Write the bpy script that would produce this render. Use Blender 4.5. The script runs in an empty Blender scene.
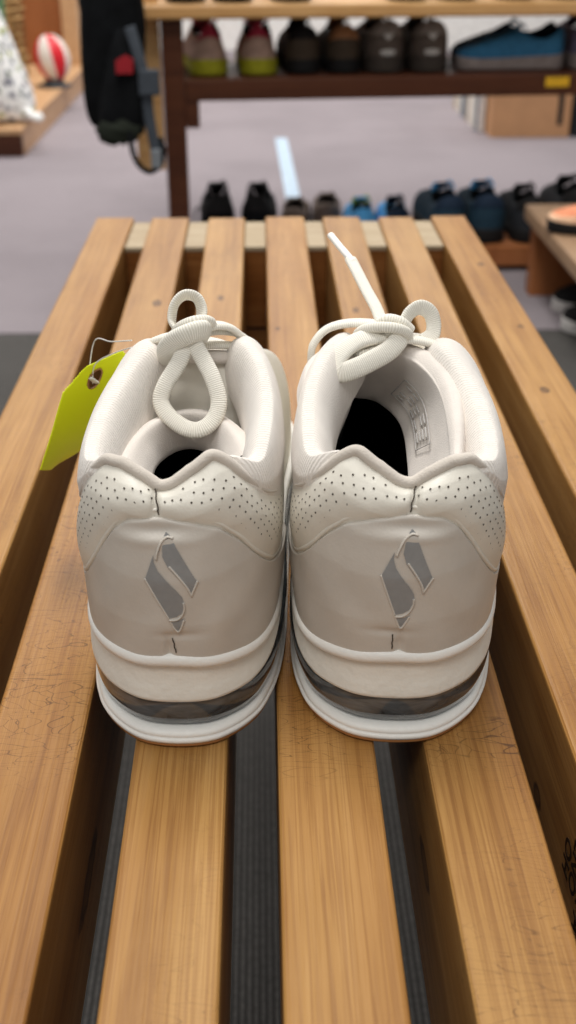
import bpy, bmesh, math, random
import numpy as np
from mathutils import Vector, Matrix
R = math.radians
S = bpy.context.scene
COL = S.collection
random.seed(7)

# ---------------------------------------------------------------- camera, world, light, exposure
cd = bpy.data.cameras.new('camera'); cam = bpy.data.objects.new('camera', cd); COL.objects.link(cam)
cam.location = (0, 0, .725); cam.rotation_euler = (R(90-28.5), 0, R(-1.33))
cd.sensor_fit = 'VERTICAL'; cd.sensor_height = 24; cd.lens = 24*1135/1024
cd.clip_start = .02; cd.clip_end = 60
cd.dof.use_dof = True; cd.dof.focus_distance = .47; cd.dof.aperture_fstop = 7.0
S.camera = cam
S.view_settings.view_transform = 'Standard'; S.view_settings.look = 'None'
S.view_settings.exposure = .12; S.view_settings.gamma = 1; S.view_settings.use_curve_mapping = False
W = bpy.data.worlds.new('world'); S.world = W; W.use_nodes = True
W.node_tree.nodes['Background'].inputs[0].default_value = (.97, .99, 1, 1)
W.node_tree.nodes['Background'].inputs[1].default_value = .33

def area(name, loc, rot, size, power, col=(1, .985, .955)):
    l = bpy.data.lights.new(name, 'AREA'); l.shape = 'RECTANGLE'; l.size, l.size_y = size
    l.energy = power; l.color = col
    o = bpy.data.objects.new(name, l); COL.objects.link(o); o.location = loc; o.rotation_euler = rot
    return o
area('ceiling_lamp_over_bench', (-.1, 1.15, 2.7), (0, 0, 0), (.6, 1.4), 46)
area('ceiling_lamp_far', (-.2, 4.4, 2.7), (0, 0, 0), (2.2, 2.2), 100, (1, .985, .97))
area('ceiling_lamp_near', (-.4, -1.1, 2.6), (0, 0, 0), (1.4, .8), 24)

# ---------------------------------------------------------------- colours and materials
def lin(c):
    return tuple(((v/255/12.92) if v/255 <= .04045 else ((v/255+.055)/1.055)**2.4) for v in c) + (1,)
class NT:
    def __init__(s, name):
        s.m = bpy.data.materials.new(name); s.m.use_nodes = True
        s.t = s.m.node_tree; s.b = s.t.nodes['Principled BSDF']; s.n = s.t.nodes; s.l = s.t.links
    def node(s, typ, **kw):
        n = s.n.new(typ)
        for k, v in kw.items():
            if k.startswith('i_'):
                n.inputs[k[2:].replace('_', ' ')].default_value = v
            else: setattr(n, k, v)
        return n
    def coords(s, scale=(1, 1, 1), out='Object', rnd=False):
        tc = s.node('ShaderNodeTexCoord'); mp = s.node('ShaderNodeMapping')
        mp.inputs['Scale'].default_value = scale
        s.l.new(tc.outputs[out], mp.inputs[0])
        if rnd:
            oi = s.node('ShaderNodeObjectInfo'); mu = s.node('ShaderNodeVectorMath', operation='SCALE')
            s.l.new(oi.outputs['Random'], mu.inputs['Scale']); mu.inputs[0].default_value = (7.3, 3.1, 5.7)
            s.l.new(mu.outputs[0], mp.inputs['Location'])
        return mp.outputs[0]
    def noise(s, co, scale, detail=4, rough=.5, dist=0):
        n = s.node('ShaderNodeTexNoise'); s.l.new(co, n.inputs['Vector'])
        n.inputs['Scale'].default_value = scale; n.inputs['Detail'].default_value = detail
        n.inputs['Roughness'].default_value = rough; n.inputs['Distortion'].default_value = dist
        return n.outputs['Fac']
    def ramp(s, fac, stops):
        r = s.node('ShaderNodeValToRGB'); s.l.new(fac, r.inputs[0])
        e = r.color_ramp.elements
        while len(e) < len(stops): e.new(.5)
        for i, (p, c) in enumerate(stops):
            e[i].position = p; e[i].color = c if len(c) == 4 else tuple(c)+(1,)
        return r.outputs[0]
    def mix(s, fac, a, b, mode='MIX'):
        m = s.node('ShaderNodeMix', data_type='RGBA', blend_type=mode)
        for sock, v in ((m.inputs[0], fac), (m.inputs[6], a), (m.inputs[7], b)):
            if hasattr(v, 'is_linked'): s.l.new(v, sock)
            else: sock.default_value = v
        return m.outputs[2]
    def bump(s, h, dist, strength=1, prev=None):
        b = s.node('ShaderNodeBump'); s.l.new(h, b.inputs['Height'])
        b.inputs['Distance'].default_value = dist; b.inputs['Strength'].default_value = strength
        if prev is not None: s.l.new(prev, b.inputs['Normal'])
        s.l.new(b.outputs[0], s.b.inputs['Normal']); return b.outputs[0]
    def set(s, col=None, rough=None, spec=None, **kw):
        if col is not None:
            if hasattr(col, 'is_linked'): s.l.new(col, s.b.inputs['Base Color'])
            else: s.b.inputs['Base Color'].default_value = col
        if rough is not None: s.b.inputs['Roughness'].default_value = rough
        if spec is not None: s.b.inputs['Specular IOR Level'].default_value = spec
        for k, v in kw.items(): s.b.inputs[k.replace('_', ' ')].default_value = v
        return s.m
MATS = {}
def plain(name, rgb, rough=.6, spec=.4, nscale=40, namp=.12, bump=0, bscale=200, **kw):
    if name in MATS: return MATS[name]
    n = NT(name); c = lin(rgb); co = n.coords()
    f = n.noise(co, nscale, 3)
    lo = tuple(max(0, v*(1-namp)) for v in c[:3])+(1,); hi = tuple(min(1, v*(1+namp)) for v in c[:3])+(1,)
    col = n.ramp(f, [(.3, lo), (.7, hi)])
    if bump: n.bump(n.noise(co, bscale, 2), bump)
    MATS[name] = n.set(col, rough, spec, **kw); return MATS[name]

def wood(name, c1, c2, c3, dark, axis=1, rough=.45, knots=True, scratch=True):
    n = NT(name)
    sc = [1, 1, 1]; sc[axis] = .045
    co = n.coords(tuple(sc), rnd=True)
    warp = n.noise(co, 9, 3, .5)
    g1 = n.noise(co, 60, 6, .68, .8)
    base = n.ramp(g1, [(.25, lin(c1)), (.5, lin(c2)), (.78, lin(c3))])
    # growth-ring streaks
    sc2 = [1, 1, 1]; sc2[axis] = .012
    co2 = n.coords(tuple(sc2), rnd=True)
    g2 = n.noise(co2, 620, 3, .65, 1.0)
    st = n.ramp(g2, [(.40, (.56, .44, .34)), (.56, (1, 1, 1))])
    col = n.mix(.55, base, st, 'MULTIPLY')
    if knots:
        cok = n.coords((1, 1, 1)); kw = n.noise(cok, 90, 3, .6); fld = None
        for kx, ky, kz, kr, kl in KNOTS:
            sb = n.node('ShaderNodeVectorMath', operation='SUBTRACT'); n.l.new(cok, sb.inputs[0]); sb.inputs[1].default_value = (kx, ky, kz)
            ml = n.node('ShaderNodeVectorMath', operation='MULTIPLY'); n.l.new(sb.outputs[0], ml.inputs[0]); ml.inputs[1].default_value = (1/kr, 1/kl, 1/kr)
            ln = n.node('ShaderNodeVectorMath', operation='LENGTH'); n.l.new(ml.outputs[0], ln.inputs[0])
            if fld is None: fld = ln.outputs['Value']
            else:
                mn = n.node('ShaderNodeMath', operation='MINIMUM'); n.l.new(fld, mn.inputs[0]); n.l.new(ln.outputs['Value'], mn.inputs[1]); fld = mn.outputs[0]
        ad = n.node('ShaderNodeMath', operation='MULTIPLY_ADD'); n.l.new(kw, ad.inputs[0]); ad.inputs[1].default_value = .6; n.l.new(fld, ad.inputs[2])
        kn = n.ramp(ad.outputs[0], [(.0, (.25, .25, .25)), (.62, (.45, .45, .45)), (.80, (.08, .08, .08)), (.93, (.45, .45, .45)), (1.0, (1, 1, 1))])
    # blotchy wear and fine dark hairline scratches
    wf = n.noise(n.coords(rnd=True), 11, 4, .6)
    col = n.mix(n.ramp(wf, [(.35, (0, 0, 0)), (.75, (.3, .3, .3))]), col, lin(c3))
    if knots:
        oi = n.node('ShaderNodeObjectInfo')
        tint = n.ramp(oi.outputs['Random'], [(0, (.88, .83, .75)), (.35, (1, 1, 1)), (.7, (.96, .92, .85)), (1, (1, .99, .96))])
        big = n.ramp(n.noise(n.coords((1, .12, 1), rnd=True), 14, 4, .6), [(.35, (.80, .70, .58)), (.60, (1, 1, 1))])
        col = n.mix(1.0, n.mix(1.0, col, tint, 'MULTIPLY'), big, 'MULTIPLY')
        col = n.mix(kn, lin(dark), col)
    h = g2
    if scratch:
        cos = n.coords((.25, 1, 1), rnd=True)
        v2 = n.node('ShaderNodeTexVoronoi', feature='DISTANCE_TO_EDGE'); v2.inputs['Scale'].default_value = 34
        cw = n.node('ShaderNodeVectorMath', operation='ADD')
        nn = n.node('ShaderNodeTexNoise'); nn.inputs['Scale'].default_value = 20; n.l.new(cos, nn.inputs['Vector'])
        n.l.new(cos, cw.inputs[0]); n.l.new(nn.outputs['Color'], cw.inputs[1]); n.l.new(cw.outputs[0], v2.inputs['Vector'])
        mk = n.noise(n.coords(rnd=True), 6, 3, .6)
        crack = n.ramp(v2.outputs['Distance'], [(.0, (1, 1, 1)), (.030, (0, 0, 0))])
        msk = n.ramp(mk, [(.50, (0, 0, 0)), (.62, (.75, .75, .75))])
        both = n.mix(1.0, crack, msk, 'MULTIPLY')
        col = n.mix(both, col, lin(dark))
    n.bump(h, .00035, .6)
    rr = n.ramp(warp, [(.3, (rough-.08,)*3), (.7, (rough+.12,)*3)])
    n.l.new(rr, n.b.inputs['Roughness'])
    MATS[name] = n.set(col, None, .26, Coat_Weight=.0); return MATS[name]

KNOTS = [(.1976, .737, .42, .005, .008), (.208, .871, .42, .004, .006), (.206, 1.047, .42, .005, .009), (-.090, .937, .42, .006, .014), (.078, .915, .42, .004, .010),
         (.1238, .394, .361, .008, .012), (.0640, .339, .376, .0085, .024), (-.0745, .348, .362, .010, .045), (.012, .87, .42, .003, .006), (-.16, .52, .42, .005, .010), (-.036, .95, .42, .004, .012)]
PINE = wood('honey_pine', (142, 97, 48), (175, 131, 73), (198, 156, 100), (56, 26, 10))
PINEX = wood('pine_cross', (128, 80, 38), (152, 100, 54), (172, 120, 70), (92, 50, 24), axis=0, scratch=False)
BLOCK = wood('grey_end_wood', (160, 140, 112), (178, 160, 132), (190, 174, 148), (110, 84, 60), axis=0, knots=False, scratch=False, rough=.7)
DARKW = wood('dark_stained_wood', (54, 27, 15), (74, 39, 22), (88, 50, 30), (30, 14, 8), axis=0, knots=False, scratch=False)
LIGHTW = wood('light_shelf_wood', (186, 138, 84), (206, 160, 104), (218, 176, 124), (130, 84, 46), axis=0, knots=False, scratch=False)
BROWNW = wood('brown_panel_wood', (140, 84, 48), (158, 98, 58), (172, 112, 70), (90, 50, 28), axis=2, knots=False, scratch=False)
TANW = wood('tan_platform_wood', (184, 140, 98), (204, 162, 120), (216, 178, 136), (130, 90, 56), axis=1, knots=False, scratch=False)

def leather(name, rgb):
    n = NT(name); co = n.coords()
    f = n.noise(co, 38, 4, .6)
    c = lin(rgb)
    col = n.ramp(f, [(.3, tuple(v*.93 for v in c[:3])), (.7, tuple(min(1, v*1.04) for v in c[:3]))])
    st = n.noise(co, 16, 5, .7)
    col = n.mix(n.ramp(st, [(.58, (0, 0, 0)), (.75, (.35, .35, .35))]), col, lin((176, 164, 142)))
    b1 = n.bump(n.noise(co, 55, 3, .5), .0012, .35)
    n.bump(n.noise(co, 900, 2, .5), .00015, .5, b1)
    MATS[name] = n.set(col, .42, .42); return MATS[name]
LEA = leather('off_white_leather', (226, 220, 207))
LEA2 = leather('counter_leather', (204, 196, 185))
def textile(name, rgb, scale=1500, rib=True):
    n = NT(name); co = n.coords()
    c = lin(rgb)
    f = n.noise(co, 60, 4, .6)
    col = n.ramp(f, [(.3, tuple(v*.9 for v in c[:3])), (.7, c)])
    pr = None
    if rib:
        w = n.node('ShaderNodeTexWave', wave_type='BANDS', bands_direction='Y'); w.inputs['Scale'].default_value = 210
        w.inputs['Distortion'].default_value = 1.2; w.inputs['Detail'].default_value = 1; w.inputs['Detail Scale'].default_value = 1.5
        n.l.new(co, w.inputs['Vector']); pr = n.bump(w.outputs['Fac'], .0005, .5)
    n.bump(n.noise(co, scale, 2, .6), .0004, .7, pr)
    n.set(col, .95, .15); n.b.inputs['Sheen Weight'].default_value = .25
    MATS[name] = n.m; return n.m
TEX = textile('collar_textile', (238, 230, 221))
LIN = textile('lining_textile', (228, 219, 210), rib=False)
BIND = textile('binding_textile', (212, 202, 190), 1100, rib=False)
n = NT('lace_weave'); co = n.coords(out='UV')
w = n.node('ShaderNodeTexWave', wave_type='BANDS', bands_direction='X'); w.inputs['Scale'].default_value = 180; w.inputs['Distortion'].default_value = .6
n.l.new(co, w.inputs['Vector']); n.bump(w.outputs['Fac'], .0004, .45)
LACE = n.set(n.ramp(w.outputs['Fac'], [(0, lin((222, 216, 202))), (1, lin((246, 241, 230)))]), .85, .2)
MID = plain('white_midsole', (246, 243, 236), .42, .4, 30, .04, .0002, 500)
MIDD = plain('white_carrier', (232, 226, 214), .5, .35, 30, .05, .0004, 260)
GUM = plain('gum_outsole', (178, 122, 72), .55, .4)
SILV = plain('silver_film', (142, 143, 143), .34, .6, 300, .06)
INS = plain('black_insole', (16, 15, 15), .9, .1)
n = NT('clear_air_unit'); co = n.coords((1, 1, 2.5))
col = n.ramp(n.noise(co, 45, 3, .6, .8), [(.3, lin((52, 54, 56))), (.7, lin((118, 121, 122)))])
AIR = n.set(col, .08, .6, Transmission_Weight=.25, IOR=1.4, Coat_Weight=.8, Coat_Roughness=.05)
AIRC = plain('air_core', (74, 76, 78), .4)
THREAD = plain('dark_thread', (74, 66, 58), .9, .1)
STITCH = plain('grey_print', (176, 172, 168), .9, .1)
BLACKF = plain('black_fabric', (13, 14, 16), .9, .15, 30, .4, .002, 60)

# ---------------------------------------------------------------- object helpers
def tag(o, label, cat, group=None, kind=None):
    o['label'] = label; o['category'] = cat
    if group: o['group'] = group
    if kind: o['kind'] = kind
    return o
def thing(name, label, cat, loc=(0, 0, 0), rz=0, group=None):
    o = bpy.data.objects.new(name, None); COL.objects.link(o); o.empty_display_size = .05
    o.location = loc; o.rotation_euler = (0, 0, rz)
    return tag(o, label, cat, group)
def link(name, me, mats, parent=None, smooth=True):
    o = bpy.data.objects.new(name, me); COL.objects.link(o)
    for m in (mats if isinstance(mats, (list, tuple)) else [mats]): me.materials.append(m)
    if smooth:
        for p in me.polygons: p.use_smooth = True
    if parent: o.parent = parent
    return o
def mesh(name, V, Fc, mats, parent=None, smooth=True, midx=None, uv=None):
    me = bpy.data.meshes.new(name); me.from_pydata([tuple(map(float, v)) for v in V], [], [tuple(map(int, f)) for f in Fc])
    if midx is not None: me.polygons.foreach_set('material_index', midx)
    if uv is not None:
        l = me.uv_layers.new(name='UVMap')
        for lp in me.loops: l.data[lp.index].uv = uv[lp.vertex_index]
    me.update(); return link(name, me, mats, parent, smooth)
def grid_faces(nr, nc, closed=False, off=0, flip=False):
    F = []
    for i in range(nr-1):
        for j in range(nc if closed else nc-1):
            a = off+i*nc+j; b = off+i*nc+(j+1) % nc; c = off+(i+1)*nc+(j+1) % nc; d = off+(i+1)*nc+j
            F.append((a, d, c, b) if flip else (a, b, c, d))
    return F
def bmobj(name, bm, mats, parent=None, smooth=False):
    bmesh.ops.recalc_face_normals(bm, faces=bm.faces)
    me = bpy.data.meshes.new(name); bm.to_mesh(me); bm.free(); return link(name, me, mats, parent, smooth)
def addbox(bm, x0, x1, y0, y1, z0, z1, bev=0, seg=2, fx=None):
    """box; fx = (x0 far, x1 far) gives the far end its own x range"""
    fa, fb = fx if fx else (x0, x1)
    co = [(x0, y0, z0), (x1, y0, z0), (fb, y1, z0), (fa, y1, z0), (x0, y0, z1), (x1, y0, z1), (fb, y1, z1), (fa, y1, z1)]
    vs = [bm.verts.new(c) for c in co]
    fs = [bm.faces.new([vs[i] for i in f]) for f in ((3, 2, 1, 0), (4, 5, 6, 7), (0, 1, 5, 4), (1, 2, 6, 5), (2, 3, 7, 6), (3, 0, 4, 7))]
    if bev:
        es = list({e for f in fs for e in f.edges})
        bmesh.ops.bevel(bm, geom=es, offset=bev, segments=seg, profile=.6, affect='EDGES')
def box(name, mat, parent, *a, **k):
    bm = bmesh.new(); addbox(bm, *a, **k); return bmobj(name, bm, mat, parent)
def cat(P, n, closed=False):
    P = np.array(P, float); N = len(P)
    T = np.linspace(0, N if closed else N-1, n, endpoint=not closed)
    return catat(P, T, closed)
def catat(P, T, closed=False):
    P = np.asarray(P, float); N = len(P); T = np.asarray(T, float)
    if closed: i = np.floor(T).astype(int); u = T-i; ix = lambda k: (i+k) % N
    else:
        i = np.clip(np.floor(T).astype(int), 0, N-2); u = T-i; ix = lambda k: np.clip(i+k, 0, N-1)
    u = u.reshape(u.shape+(1,)*(P.ndim-1))
    a, b, c, d = P[ix(-1)], P[ix(0)], P[ix(1)], P[ix(2)]
    return .5*(2*b+(c-a)*u+(2*a-5*b+4*c-d)*u*u+(3*b-a-3*c+d)*u**3)
def sweepdata(pts, w, th, n=60, closed=False, up=(0, 0, 1), k=12, twist=0, taper=None, sq=1.0):
    P = cat(pts, n, closed); N = len(P)
    T = np.roll(P, -1, 0)-np.roll(P, 1, 0) if closed else np.gradient(P, axis=0)
    T /= np.linalg.norm(T, axis=1)[:, None]+1e-12
    V = []; UV = []; L = np.r_[0, np.cumsum(np.linalg.norm(np.diff(P, axis=0), axis=1))]
    side = np.cross(T[0], up); side /= np.linalg.norm(side)+1e-9
    for i in range(N):
        side = side-T[i]*(side@T[i]); side /= np.linalg.norm(side)+1e-9
        nn = np.cross(side, T[i]); a0 = twist*i/max(1, N-1)
        sc = taper(i/(N-1)) if taper else 1
        s2 = side*math.cos(a0)+nn*math.sin(a0); n2 = -side*math.sin(a0)+nn*math.cos(a0)
        for j in range(k):
            a = 2*math.pi*j/k; cx, cy = math.cos(a), math.sin(a)
            cx = math.copysign(abs(cx)**sq, cx); cy = math.copysign(abs(cy)**sq, cy)
            V.append(P[i]+s2*cx*w/2*sc+n2*cy*th/2*sc); UV.append((L[i]*2, j/k*.02))
    F = grid_faces(N, k, True)
    if closed: F += [((N-1)*k+j, (N-1)*k+(j+1) % k, (j+1) % k, j) for j in range(k)]
    else: F += [tuple(range(k-1, -1, -1)), tuple((N-1)*k+j for j in range(k))]
    return V, F, UV
def sweep(name, mat, parent, pts, w, th, **kw):
    V, F, UV = sweepdata(pts, w, th, **kw); return mesh(name, V, F, mat, parent, uv=UV)
def sweeps(name, mat, parent, lst):
    V, F, UV = [], [], []
    for pts, w, th, kw in lst:
        v, f, u = sweepdata(pts, w, th, **kw); o = len(V)
        V += v; UV += u; F += [tuple(i+o for i in q) for q in f]
    return mesh(name, V, F, mat, parent, uv=UV)

# ---------------------------------------------------------------- shoe geometry (right shoe, x = lateral side, heel at y 0)
SOLE = [(0, 0), (.0155, .0025), (.0290, .0130), (.0375, .0280), (.0415, .0500), (.0428, .0780), (.0435, .112), (.0465, .148), (.0495, .186), (.0495, .222), (.0410, .254), (.0220, .277),
        (-.003, .284), (-.028, .275), (-.0410, .250), (-.0440, .215), (-.0430, .180), (-.0405, .145), (-.0400, .110), (-.0405, .078), (-.0400, .0500), (-.0365, .0280), (-.0290, .0130), (-.0155, .0025)]
ZL = [.0450, .0442, .0438, .0440, .0445, .0450, .045, .043, .040, .037, .034, .032, .032, .032, .034, .037, .040, .042, .042, .041, .0405, .0405, .0415, .0435]
RID = [(.0030, .0125, .1120), (.0130, .0135, .1155), (.0240, .0190, .1185), (.0330, .0300, .1130), (.0350, .0450, .1135), (.0330, .0680, .1180), (.0265, .0940, .1240), (.0190, .1150, .1280), (.0170, .1380, .1180), (.0170, .165, .104), (.0120, .188, .090), (.0050, .202, .081),
       (-.001, .205, .080), (-.007, .202, .081), (-.0150, .188, .090), (-.0200, .165, .104), (-.0200, .1380, .1190), (-.0220, .1190, .1290), (-.0310, .0970, .1275), (-.0360, .0720, .1215), (-.0355, .0480, .1160), (-.0325, .0300, .1130), (-.0205, .0190, .1215), (-.0090, .0135, .1160)]
BUL = [0, 0, .0003, .0010, .0022, .0029, .003, .002, 0, 0, 0, 0, 0]
def st(*a):   # station weights by |s| 0..12
    return np.array(a)
HW = st(1, 1, .95, .6, .12, 0, 0, 0, 0, 0, 0, 0, 0)                     # heel-lean profile
NN = st(4, 4, 4, 4, 3.6, 2.9, 2.2, 1.9, 1.9, 2.5, 2.3, 2.2, 2.2)            # superellipse power
PW = st(.007, .007, .008, .009, .010, .009, .0075, .007, .006, .005, .004, .004, .004)  # pad width
PH = st(.014, .014, .016, .022, .028, .03, .028, .02, .012, .008, .006, .006, .006)
def absst(tab, s):
    a = np.abs(((s+12) % 24)-12); return np.interp(a, range(13), tab)
GH_T = [0, .22, .5, .72, .85, .94, 1]; GH_G = [0, -.09, -.06, .12, .36, .68, 1]
class Foot:
    def __init__(s, sole=SOLE, zl=ZL, rid=RID, bul=BUL): s.cone = False; s.bul = bul; s.sole = np.array(sole); s.zl = np.array(zl)[:, None]; s.rid = np.array(rid)
    def outline(self, s): return catat(self.sole, s % 24, True)
    def zlip(self, s): return catat(self.zl, s % 24, True)[..., 0]
    def ridge(self, s): return catat(self.rid, s % 24, True)
    def raw(self, s, t):
        s = np.asarray(s, float); t = np.clip(np.asarray(t, float), 0, 1)
        o = self.outline(s); r = self.ridge(s); zl = self.zlip(s)
        n = absst(NN, s); w = absst(HW, s)
        if self.cone: n = n*0+1.5; w = w*0
        g = (1-w)*(1-np.power(np.clip(1-t**n, 0, 1), 1/n))+w*np.interp(t, GH_T, GH_G)
        g = g[..., None]
        e = self.outline(s+.05)-self.outline(s-.05); nr = np.stack([e[..., 1], -e[..., 0]], -1); nr /= np.linalg.norm(nr, axis=-1)[..., None]+1e-9
        b = absst(np.array(self.bul), s)*np.sin(np.pi*t**.85)
        xy = o+(r[..., :2]-o)*g+nr*b[..., None]
        z = zl+(r[..., 2]-zl)*t
        return np.concatenate([xy, z[..., None]], -1)
    def normal(self, s, t):
        e = .02; t = np.clip(t, .0, .985)
        a = self.raw(s+e, t)-self.raw(s-e, t); b = self.raw(s, t+.012)-self.raw(s, t-.0)
        n = np.cross(a, b); n /= np.linalg.norm(n, axis=-1)[..., None]+1e-12
        return n
    def F(self, s, t, off=0):
        s, t = np.broadcast_arrays(np.asarray(s, float), np.asarray(t, float))
        return self.raw(s, t)+self.normal(s, t)*(np.asarray(off)[..., None] if np.ndim(off) else off)
    def inward(self, s):
        r = self.ridge(s)[..., :2]; c = np.stack([np.zeros_like(r[..., 0]), np.clip(r[..., 1], .055, .185)], -1)
        d = c-r; return d/(np.linalg.norm(d, axis=-1)[..., None]+1e-9)
    def inner(self, s, a, off=0):      # a 0..1 : ridge top to end of inner roll
        s, a = np.broadcast_arrays(np.asarray(s, float), np.asarray(a, float))
        r = self.ridge(s); d = self.inward(s); w = absst(PW, s); h = absst(PH, s); al = a*math.pi/2
        xy = r[..., :2]+d*((w+off)*np.sin(al))[..., None]
        z = r[..., 2]+off*np.cos(al)-h*(1-np.cos(al))
        return np.concatenate([xy, z[..., None]], -1)
    def tz(self, s, z):
        return (z-self.zlip(s))/(self.ridge(s)[..., 2]-self.zlip(s))
    def heel(self, x, z, off=0):       # point on the back of the heel from x and z
        ss = np.linspace(-4.5, 4.5, 400); P = self.raw(ss, np.clip(self.tz(ss, z), 0, 1)); s = np.interp(x, P[:, 0], ss)
        return self.F(s, np.clip(self.tz(s, z), 0, .98), off), s
FT = Foot()

def patch(name, mat, parent, P, m=1, closed=False):
    """P: array nr x nc x 3 -> grid mesh; m = -1 mirrors"""
    nr, nc = P.shape[:2]; V = P.reshape(-1, 3).copy(); V[:, 0] *= m
    return mesh(name, V, grid_faces(nr, nc, closed, flip=(m < 0)), mat, parent)

def ringlayer(ft, name, mat, parent, prof, m=1, ns=240, cap=True, s0=None, s1=None):
    """prof(s) -> list of (offset, z) arrays; closed round the outline or from s0 to s1"""
    full = s0 is None
    s = np.linspace(0, 24, ns, endpoint=False) if full else np.linspace(s0, s1, ns)
    o = ft.outline(s); e = ft.outline(s+.05)-ft.outline(s-.05); nrm = np.stack([e[:, 1], -e[:, 0]], -1)
    nrm /= np.linalg.norm(nrm, axis=1)[:, None]
    rows = []
    for off, z in prof(s):
        xy = o+nrm*(np.asarray(off)*np.ones(len(s)))[:, None]
        rows.append(np.concatenate([xy, (z*np.ones(len(s)))[:, None]], 1))
    P = np.stack(rows); V = P.reshape(-1, 3).copy(); V[:, 0] *= m
    F = grid_faces(len(rows), len(s), full, flip=(m < 0))
    if cap and full:
        n = len(s); c = tuple(range(n)); d = tuple((len(rows)-1)*n+j for j in range(n))
        F += [c[::-1] if m > 0 else c, d if m > 0 else d[::-1]]
    return mesh(name, V, F, mat, parent)

BX = [(-.050, .0640), (-.0425, .0645), (-.040, .0670), (-.034, .0785), (-.0274, .0900), (-.020, .0980), (-.009, .1015), (.0047, .1033), (.0153, .1020), (.0208, .0978), (.0265, .0885), (.034, .0735), (.040, .0620), (.0445, .0585), (.050, .0585)]
TX = [(-.050, .078), (-.0455, .0830), (-.0426, .0890), (-.038, .0990), (-.031, .1090), (-.0231, .1180), (-.0176, .1212), (-.0092, .1160), (-.0016, .1112), (.003, .1102), (.0055, .1108), (.0113, .1145), (.0189, .1178), (.0255, .1178), (.0325, .1115), (.0372, .1020), (.0418, .0910), (.0445, .083), (.050, .078)]
def curve_z(T, s, ft):
    a = np.array(T); z = np.full(np.shape(s), .09)
    for _ in range(14):
        x = ft.raw(s, np.clip(ft.tz(s, z), 0, .995))[..., 0]
        z = .5*z+.5*np.mean([np.interp(x+d, a[:, 0], a[:, 1]) for d in (-.0016, -.0008, 0, .0008, .0016)], 0)
    return z
def tab(T, s):
    s = np.asarray(s, float); g = np.linspace(-5.2, 5.2, 500); k = id(T)
    if k not in TABC: TABC[k] = curve_z(T, g, FT)
    return np.interp(((s+12) % 24)-12, g, TABC[k])
TABC = {}
QX = [(3, .112), (4.2, .095), (4.9, .088), (5.5, .094), (6.5, .106), (7.4, .116), (8.2, .118)]
def qz(s):
    a = np.abs(((np.asarray(s)+12) % 24)-12); q = np.array(QX); return np.interp(a, q[:, 0], q[:, 1])

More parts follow.
